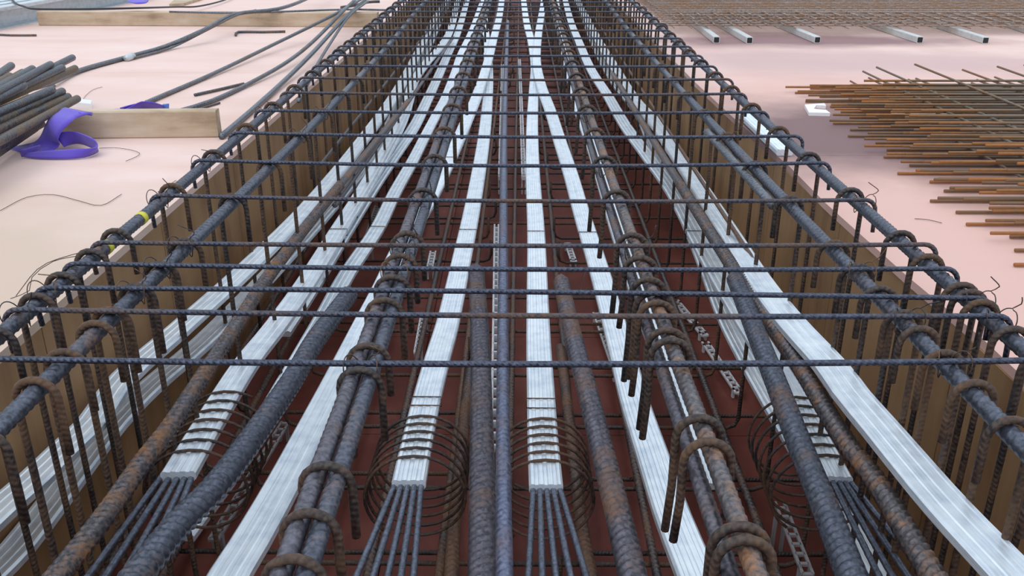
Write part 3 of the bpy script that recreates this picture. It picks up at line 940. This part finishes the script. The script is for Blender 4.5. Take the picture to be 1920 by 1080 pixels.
# ------------------------------------------------------------------ deck on the sling side: timbers, bars, slings
def beam(name, p0, p1, depth, h, label, mat='timber', cat='timber', z=0.0):
    """A timber whose front bottom edge runs p0 -> p1."""
    d = p1 - p0
    d = d / np.linalg.norm(d)
    n = np.array([-d[1], d[0], 0])
    if n[1] < 0:
        n = -n
    c = 0.004
    prof = [(c, 0), (depth - c, 0), (depth, c), (depth, h - c), (depth - c, h), (c, h), (0, h - c), (0, c)]
    v = []
    for q in (p0, p1):
        for a, b in prof:
            v.append(q + n * a + np.array([0, 0, b]))
    m = len(prof)
    f = [tuple(range(m)), tuple(range(2 * m - 1, m - 1, -1))] + [(i, m + i, m + (i + 1) % m, (i + 1) % m) for i in range(m)]
    o = link(name, v, f, None, M[mat], smooth=False)
    # even out face direction
    import bmesh
    bm = bmesh.new(); bm.from_mesh(o.data); bmesh.ops.recalc_face_normals(bm, faces=bm.faces); bm.to_mesh(o.data); bm.free()
    return tag(o, label, cat)
beam('timber_beam', P(410, 258, 0), P(112, 261, 0), .045, .088, 'short pale timber on the deck, carrying the pile of steel bars')
beam('timber_beam', P(73, 48, 0), P(708, 51, 0), .07, .085, 'long pale timber across the far end of the deck')

# pile of steel bars resting on the timber
PILE = [((21, 123), (0, 138), .20), ((19, 143), (0, 153), .19), ((43, 136), (0, 160), .185), ((61, 129), (0, 163), .19), ((95, 121), (0, 171), .185),
        ((136, 108), (0, 176), .165), ((117, 127), (0, 180), .165), ((141, 128), (0, 190), .145), ((45, 160), (0, 183), .17), ((102, 161), (0, 203), .135),
        ((98, 168), (0, 210), .145), ((117, 171), (0, 224), .125), ((90, 190), (0, 232), .112), ((128, 181), (0, 241), .105), ((145, 185), (0, 264), .102)]
PILE += [((92, 214), (0, 262), .075), ((78, 232), (0, 274), .05), ((66, 240), (0, 284), .03), ((60, 222), (0, 250), .055)]  # four lower bars added to darken the gap under the pile
notes = ['highest and farthest', 'short one at the back', 'second short one at the back', 'third from the back', 'with the tall square cut end', 'reaching farthest back over the deck',
         'tucked under the one reaching back', 'beside the deck bar with the coupler', 'short one in the middle', 'thin orange one', 'greenish one above the sling', 'second above the sling',
         'short brown one low in front', 'next to the front one', 'lowest of the open ends, over the purple sling',
         'added filler darkening the gap behind the purple strap', 'added filler in the dark gap, second from the deck', 'added filler lowest in the dark gap, lying on the deck', 'added filler buried in the dark gap of the heap']
for (e, l, z), nt_ in zip(PILE, notes):
    p0, p1 = P(*e, z), P(*l, z)
    d = (p1 - p0) / np.linalg.norm(p1 - p0)
    r = 0.0125 if 'thin' not in nt_ else .005
    q1 = p1 + d * 0.5
    o = tube('steel_bar', [p0, (p0 + q1) / 2, q1], r, M['pile'] if 'thin' not in nt_ else M['bar_rusty'], seg=12)
    tag(o, 'dark steel bar in the pile, ' + nt_, 'steel bar', 'pile of steel bars on the deck')
pb = P(-30, 215, 0.05)
beam('timber_beam', P(50, 225, 0), P(-150, 229, 0), .06, .085, 'dark timber bearer hidden under the pile of steel bars', mat='timber')

def deck_bar(pts, r, label, mat='deck_bar', z=None):
    zz = r + .001 if z is None else z
    return tag(tube('deck_bar', PL([(q[0], q[1], q[2] if len(q) > 2 else zz) for q in pts]), r, M[mat], seg=8, step=.08), label, 'steel bar', 'loose bars on the deck')
deck_bar([(60, 166, .03), (100, 154, .02), (150, 132, .012), (243, 106, .012), (310, 87, .02), (380, 57, .07), (440, 27, .10), (520, 17, .10), (575, -2, .10), (620, -26, .1)], .011, 'long grey bar from the pile past its coupler to the far timber')
deck_bar([(252, 109, .008), (320, 90, .012), (385, 58, .06), (445, 28, .10), (480, 19, .102)], .006, 'thin grey bar lying alongside the bar with the coupler')
pc = P(243, 107, .016)
dcp = P(255, 103, .016) - P(231, 111, .016)
dcp /= np.linalg.norm(dcp)
tag(tube('coupler', [pc - dcp * .035, pc + dcp * .035], .016, M['galv_grey'], seg=12), 'small pale coupler sleeve on the long grey deck bar', 'coupler')
deck_bar([(275, 192, .01), (400, 138, .012), (520, 80, .04), (600, 41, .09), (640, 20, .125), (700, -15, .13)], .009, 'straight grey bar starting behind the short timber')
deck_bar([(330, 210, .01), (395, 190, .01), (470, 155, .012), (540, 115, .03), (590, 75, .06), (640, 24, .145), (665, 0, .155)], .009, 'curved bluish bar starting near the end of the short timber')
deck_bar([(415, 256, .011), (480, 200, .011), (540, 145, .02), (590, 95, .05), (640, 40, .095), (655, 26, .10), (690, -5, .098)], .010, 'dark bar starting at the cut end of the short timber')
deck_bar([(560, 190, .008), (590, 130, .012), (620, 80, .05), (655, 30, .10), (690, 2, .11)], .007, 'thin bar running close beside the cage edge')
deck_bar([(365, 178), (410, 168), (457, 157)], .006, 'short black rod offcut between the two grey bars', mat='pile')
deck_bar([(345, 213), (378, 203), (412, 193)], .004, 'short brown stick beside the curved bluish bar', mat='bottom')
deck_bar([(442, 66), (447, 60), (490, 60), (535, 59)], .007, 'black bent rod lying before the far timber', mat='pile')
deck_bar([(-20, 64), (20, 66), (68, 66)], .006, 'thin yellow-brown rod beside the galvanised channels', mat='bar_rusty')
deck_bar([(318, 22), (450, 24), (640, 18), (735, 19)], .006, 'thin grey bar along the back of the far timber', z=.09)
deck_bar([(640, 14), (665, 10), (690, 4), (712, 3)], .010, 'dark bar end crossing the other bars beside the far cage edge', mat='pile', z=.06)
tag(tube('cable', PL([(15, -12, .135), (28, 5, .135), (45, 12, .135), (70, 17, .135), (170, 17, .135), (260, 15, .12), (330, 13, .06), (370, 12, .03), (415, 2, .02), (450, -12, .02)]), .006, M['black'], seg=8), 'thin black cable draped behind the far timber', 'cable')
tag(tube('offcut', [P(446, 44, .012), P(460, 36, .012)], .012, M['white'], seg=8), 'small white tube offcut leaning by the far timber', 'offcut')

# galvanised channels at the far corner
def channel(p0, p1, w, h, label):
    t = .006
    prof = [(-w / 2, 0), (w / 2, 0), (w / 2, t), (-w / 2 + t, t), (-w / 2 + t, h - t), (w / 2 - .02, h - t), (w / 2 - .02, h - .02), (w / 2, h - .02), (w / 2, h), (-w / 2, h)]
    o = profile_sweep('steel_channel', [p0, (p0 + p1) / 2, p1], prof[::-1], M['galv_grey'])
    return tag(o, label, 'channel', 'galvanised channels')
cd = P(73, 42, 0) - P(0, 57, 0)
cd /= np.linalg.norm(cd)
c0 = P(0, 57, 0) - cd * .8
nrm = np.array([-cd[1], cd[0], 0])
channel(c0 + nrm * .05, c0 + nrm * .05 + cd * 3.0, .09, .125, 'dull galvanised channel behind the far timber, front one')
channel(c0 + nrm * .17, c0 + nrm * .17 + cd * 3.0, .09, .125, 'dull galvanised channel behind the far timber, second one')
channel(c0 + nrm * .29, c0 + nrm * .29 + cd * 3.0, .09, .125, 'dull galvanised channel behind the far timber, rear one')
pg = P(330, 8, 0)
hexa('pale_board', [(P(318, 13, 0)[0], P(318, 13, 0)[1]), (P(345, 11, 0)[0], P(345, 11, 0)[1]), (P(420, -12, 0)[0], P(420, -12, 0)[1]), (P(345, -12, 0)[0], P(345, -12, 0)[1])], 0.0, 0.02, M['timber'])
bpy.data.objects['pale_board']['label'] = 'pale yellow board lying behind the far timber, by the black cable'
bpy.data.objects['pale_board']['category'] = 'board'

def ribbon(name, sections, mat, parent=None, th=0.004):
    """Webbing through cross sections given as ((px, py, z), (px, py, z)), with real thickness."""
    a = spline([P(*s[0]) for s in sections], .015)
    b = spline([P(*s[1]) for s in sections], .015)
    n = max(len(a), len(b))
    la = np.linspace(0, 1, n)
    rs = lambda q: np.stack([np.interp(la, np.linspace(0, 1, len(q)), q[:, k]) for k in range(3)], 1)
    a, b = rs(a), rs(b)
    t = np.gradient((a + b) / 2, axis=0)
    nn = np.cross(t, b - a)
    nn /= np.linalg.norm(nn, axis=1)[:, None] + 1e-9
    W = 4
    rows = []
    for sg in (1, -1):
        for k in range(W + 1):
            f = k / W
            rows.append(a * (1 - f) + b * f + nn * sg * th / 2)
    order = list(range(W + 1)) + [W + 1 + k for k in range(W, -1, -1)]
    v = np.stack([rows[o] for o in order], 1)
    m = len(order)
    s = np.concatenate([[0], np.cumsum(np.linalg.norm(t, axis=1))])[:n]
    uv = np.stack([np.repeat(s * 8, m), np.tile(np.array([abs(o % (W + 1)) / W for o in order]), n)], 1)
    faces = [(i * m + j, i * m + (j + 1) % m, (i + 1) * m + (j + 1) % m, (i + 1) * m + j) for i in range(n - 1) for j in range(m)]
    faces += [tuple(range(m - 1, -1, -1)), tuple((n - 1) * m + j for j in range(m))]
    return link(name, v.reshape(-1, 3), faces, uv, mat, parent)

sl = thing('lifting_sling', 'purple webbing lifting sling looped under the front of the bar pile', 'sling', tuple(P(110, 285, 0)))
ribbon('hanging_strap', [((122, 202, .105), (172, 212, .10)), ((108, 208, .10), (146, 219, .095)), ((94, 220, .095), (131, 230, .088)), ((85, 236, .075), (115, 246, .065)),
                         ((78, 252, .045), (108, 262, .04)), ((66, 266, .02), (112, 270, .02)), ((40, 273, .006), (100, 281, .006)), ((15, 277, .004), (60, 290, .004))], M['sling'], sl)
ribbon('loop_strap', [((100, 250, .05), (120, 276, .012)), ((116, 248, .055), (130, 272, .012)), ((138, 247, .055), (143, 269, .012)), ((160, 254, .05), (158, 271, .01)), ((176, 262, .045), (176, 279, .006)),
                      ((183, 272, .03), (184, 284, .004)), ((178, 278, .03), (168, 292, .004)), ((150, 279, .03), (145, 297, .004)), ((115, 281, .026), (108, 298, .004)), ((80, 284, .02), (72, 297, .004)), ((46, 287, .014), (44, 294, .004))], M['sling'], sl)
ribbon('end_tab', [((76, 272, .035), (74, 280, .02)), ((60, 277, .03), (60, 287, .012)), ((36, 283, .025), (40, 294, .004))], M['sling'], sl)
ribbon('far_strap', [((135, 205, .1), (150, 213, .1)), ((155, 209, .095), (160, 214, .092)), ((174, 212, .091), (172, 216, .0905))], M['sling'], sl)
s2 = thing('lifting_sling', 'purple webbing sling lying behind the short timber, with a blue tag', 'sling', tuple(P(250, 214, 0)))
ribbon('strap', [((194, 213, .02), (205, 216, .004)), ((215, 205, .04), (225, 216, .004)), ((235, 205, .045), (240, 215, .004)), ((250, 198, .06), (255, 215, .004)), ((265, 191, .07), (270, 213, .004)), ((285, 192, .07), (285, 212, .004)), ((306, 198, .05), (306, 213, .004))], M['sling'], s2)
ribbon('shadow_fold', [((225, 203, .05), (235, 207, .03)), ((250, 196, .055), (252, 203, .035)), ((268, 193, .06), (272, 200, .04))], M['sling'], s2)
tg = ribbon('tag', [((305, 196, .055), (305, 212, .004)), ((317, 195, .055), (317, 212, .004))], M['blue'], s2)
tg['label'] = 'bright blue tag on the sling'
s3 = thing('lifting_sling', 'scrap of purple webbing lying on the galvanised channels', 'sling', tuple(P(255, 5, .13)))
ribbon('strap', [((238, -4, .13), (240, 4, .13)), ((250, -6, .15), (255, 7, .13)), ((268, -6, .15), (272, 6, .13)), ((280, -6, .14), (278, 3, .13))], M['sling'], s3)
hexa('white_packing', [tuple(P(*q, 0)[:2]) for q in ((128, 200), (172, 205), (174, 198), (140, 193))], 0, .02, M['white'])
tag(bpy.data.objects['white_packing'], 'white packing sheet beside the purple strap at the pile', 'packing')

# loose tie wires on the deck
def wire(pts, label, r=.0008, mat='wire'):
    tag(tube('tie_wire', PL(pts), r, M[mat], seg=5, step=.02), label, 'wire', 'loose tie wires on the deck')
wire([(186, 278, .004), (215, 277, .004), (245, 281, .004), (262, 287, .004), (255, 294, .004), (236, 302, .004)], 'curled thin wire on the deck beside the purple loop')
wire([(152, 195, .003), (160, 180, .003), (175, 168, .003), (192, 163, .003)], 'thin curved wire on the deck behind the bar pile')
wire([(20, 560, .01), (55, 545, .03), (60, 520, .05), (100, 490, .07), (170, 476, .09)], 'thin wire arching off the edge bar, lower of two')
wire([(30, 555, .01), (70, 505, .06), (110, 485, .08), (165, 470, .09)], 'thin wire arching off the edge bar, upper of two')
wire([(0, 395, .003), (50, 370, .003), (100, 365, .003), (150, 377, .003), (190, 385, .003), (228, 364, .003)], 'long faint kinked wire on the open deck')
wire([(296, 360, .003), (312, 350, .003), (330, 338, .003)], 'short wire on the deck next to the edge bar')
wire([(1715, 410, .003), (1740, 412, .003), (1766, 418, .003)], 'short thin wire on the blotched deck by the mesh stack')
wire([(1100, 500, -.3), (1085, 560, -.35)], 'loose tie wire hanging in the cage by the middle duct')

# ------------------------------------------------------------------ deck on the mesh side
x0m, xe = 1.08, 5.2
mat_specs = [  # z of the long wires, left edge at near and far end, y from, y to, wire spacing, first cross wire, far overhang
    (0.0055, 1.04, 1.14, 1.15, 3.78, .088, .03, .05), (0.0225, 1.08, 1.10, 1.20, 3.72, .088, .11, .10), (0.0395, 1.05, 1.21, 1.17, 3.62, .088, .16, .02),
    (0.0565, 1.11, 1.16, 1.22, 3.55, .088, .21, .04), (0.0735, 1.07, 1.22, 1.19, 3.46, .088, .07, .25), (0.0905, 1.15, 1.25, 1.24, 3.50, .088, .14, .20),
    (0.1075, 1.13, 1.28, 1.21, 3.34, .088, .25, .30)]
RW = 0.0042
MATPOS = ['lowest', 'second lowest', 'third from the bottom', 'middle one', 'third from the top', 'second from the top', 'topmost']
for k, (z, xa, xb, ya, yb, sp, cx, ov) in enumerate(mat_specs):
    root = thing('steel_mesh', 'rusty steel mesh mat in the near stack, %s' % MATPOS[k], 'steel mesh', (1.1, 1.2, z), 'near stack of mesh mats')
    rot = random.uniform(-.012, .012)
    me = None
    yv = ya
    while yv < yb:
        f = (yv - ya) / (yb - ya)
        st = xa * (1 - f) + xb * f + random.uniform(-.05, .05)
        if me is None:
            v, fc, uv = sweep(np.array([[0, 0, 0], [.15, 0, .0], [.5, 0, 0.0], [1.5, 0, 0], [xe - 1, 0, 0]]), RW, 6)
            o = link('long_wire', v, fc, uv, M['mesh'], root, origin=(0, 0, 0))
            me = o.data
        else:
            o = bpy.data.objects.new('long_wire', me)
            C.objects.link(o)
            o.parent = root
        o.location = (st - 1.1, yv - 1.2, 0)
        o.rotation_euler = (0, random.uniform(-.003, .0015), rot + random.uniform(-.006, .006))
        yv += sp * random.uniform(.9, 1.1)
    me = None
    xc = 1.32 + cx
    while xc < xe - .2:
        if me is None:
            v, fc, uv = sweep(np.array([[0, yb + ov - ya + .08, 0], [0, yb - ya - .2, 0], [0, 1.2, 0], [0, 0, 0]]), RW, 6)
            uv = uv * np.array([.25, 1]) + np.array([.12, 0])
            o = link('cross_wire', v, fc, uv, M['mesh'], root, origin=(0, 0, 0))
            me = o.data
        else:
            o = bpy.data.objects.new('cross_wire', me)
            C.objects.link(o)
            o.parent = root
        o.location = (xc - 1.1, ya - .06 - 1.2, RW * 1.9)
        o.rotation_euler = (random.uniform(-.002, .002), 0, random.uniform(-.015, .015))
        xc += .26 if k < 4 else .42
# the white foam block at the edge of the stack
w0 = [tuple(P(*q, 0)[:2]) for q in ((1508, 202), (1516, 217), (1556, 218), (1548, 212), (1525, 210), (1530, 203), (1548, 204), (1545, 199))]
o = hexa('foam_block', w0, 0, .012, M['white'])
tag(o, 'white notched foam piece poking out under the near mesh stack', 'packing')
w1 = [tuple(P(*q, 0)[:2]) for q in ((1670, 216), (1672, 222), (1775, 222), (1772, 215))]
tag(hexa('foam_strip', w1, 0, .012, M['white']), 'white foam strip glimpsed beneath the near mesh stack', 'packing')

# far mesh stack on pale tubes
for (a, b, w), nt_ in zip([((1298, 46), (1346, 81), 12), ((1343, 46), (1408, 82), 13), ((1448, 46), (1535, 81), 13), ((1618, 46), (1727, 81), 13), ((1738, 46), (1850, 82), 14), ((1870, 44), (1980, 80), 14)],
                          ['first from the cage', 'second from the cage', 'third from the cage', 'fourth from the cage', 'fifth from the cage', 'farthest from the cage']):
    e = P(b[0] - 3, b[1], 0)
    s_ = P(a[0], a[1], 0)
    d = (s_ - e) / np.linalg.norm(s_ - e)
    hw = .0175
    t = .003
    prof = [(-hw, 0), (hw, 0), (hw, 2 * hw), (-hw, 2 * hw)]
    root = thing('square_tube', 'pale grey tube under the far mesh stack, %s' % nt_, 'tube', tuple(e), 'tubes under the far mesh stack')
    far_e = e + d * 3.2
    c = .003
    outer = [(-hw + c, 0), (hw - c, 0), (hw, c), (hw, 2 * hw - c), (hw - c, 2 * hw), (-hw + c, 2 * hw), (-hw, 2 * hw - c), (-hw, c)]
    profile_sweep('tube_wall', [e, (e + far_e) / 2, far_e], outer[::-1], M['tube_grey'], root, step=.5)
    inner = [(x * .78, (y - hw) * .78 + hw) for x, y in outer]
    profile_sweep('tube_mouth', [e - d * .0012, e + d * .03], inner[::-1], M['black'], root)  # black plug that paints in the darkness inside the tube
yf = P(1500, 46, .06)[1]
FARPOS = ['lowest', 'second lowest', 'middle', 'second from the top', 'topmost']
for k in range(5):
    z = .043 + k * .017
    root = thing('steel_mesh', 'weathered steel mesh mat in the far stack, %s' % FARPOS[k], 'steel mesh', (1.0, yf, z), 'far stack of mesh mats')
    r = .004
    offx, offy = k * .037 % .1, random.uniform(-.03, .03)
    me = None
    xw = XR(yf) + .14 + offx
    while xw < 6.4:
        if me is None:
            v, fc, uv = sweep(np.array([[0, 0, 0], [0, 1.2, 0], [0, 3.2, 0]]), r, 5)
            o = link('long_wire', v, fc, uv, M['mesh_far'], root, origin=(0, 0, 0))
            me = o.data
        else:
            o = bpy.data.objects.new('long_wire', me)
            C.objects.link(o)
            o.parent = root
        o.location = (xw - 1.0, offy, 0)
        xw += .1
    me = None
    yw = .05 + k * .021
    while yw < 3.0:
        if me is None:
            v, fc, uv = sweep(np.array([[0, 0, 0], [2, 0, 0], [5.5, 0, 0]]), r, 5)
            o = link('cross_wire', v, fc, uv, M['mesh_far'], root, origin=(0, 0, 0))
            me = o.data
        else:
            o = bpy.data.objects.new('cross_wire', me)
            C.objects.link(o)
            o.parent = root
        o.location = (XR(yf) + .10 - 1.0, offy + yw, r * 2)
        yw += .1

# galvanised offcuts lying on the deck edge below the edge bar
p0, p1 = P(1472, 280, .022), P(1398, 212, .022)
o = profile_sweep('duct_offcut', [p0, (p0 + p1) / 2, p1], duct_profile(.05, .02), M['galv'])
tag(o, 'bright galvanised duct offcut lying on the deck under the edge bar', 'offcut')
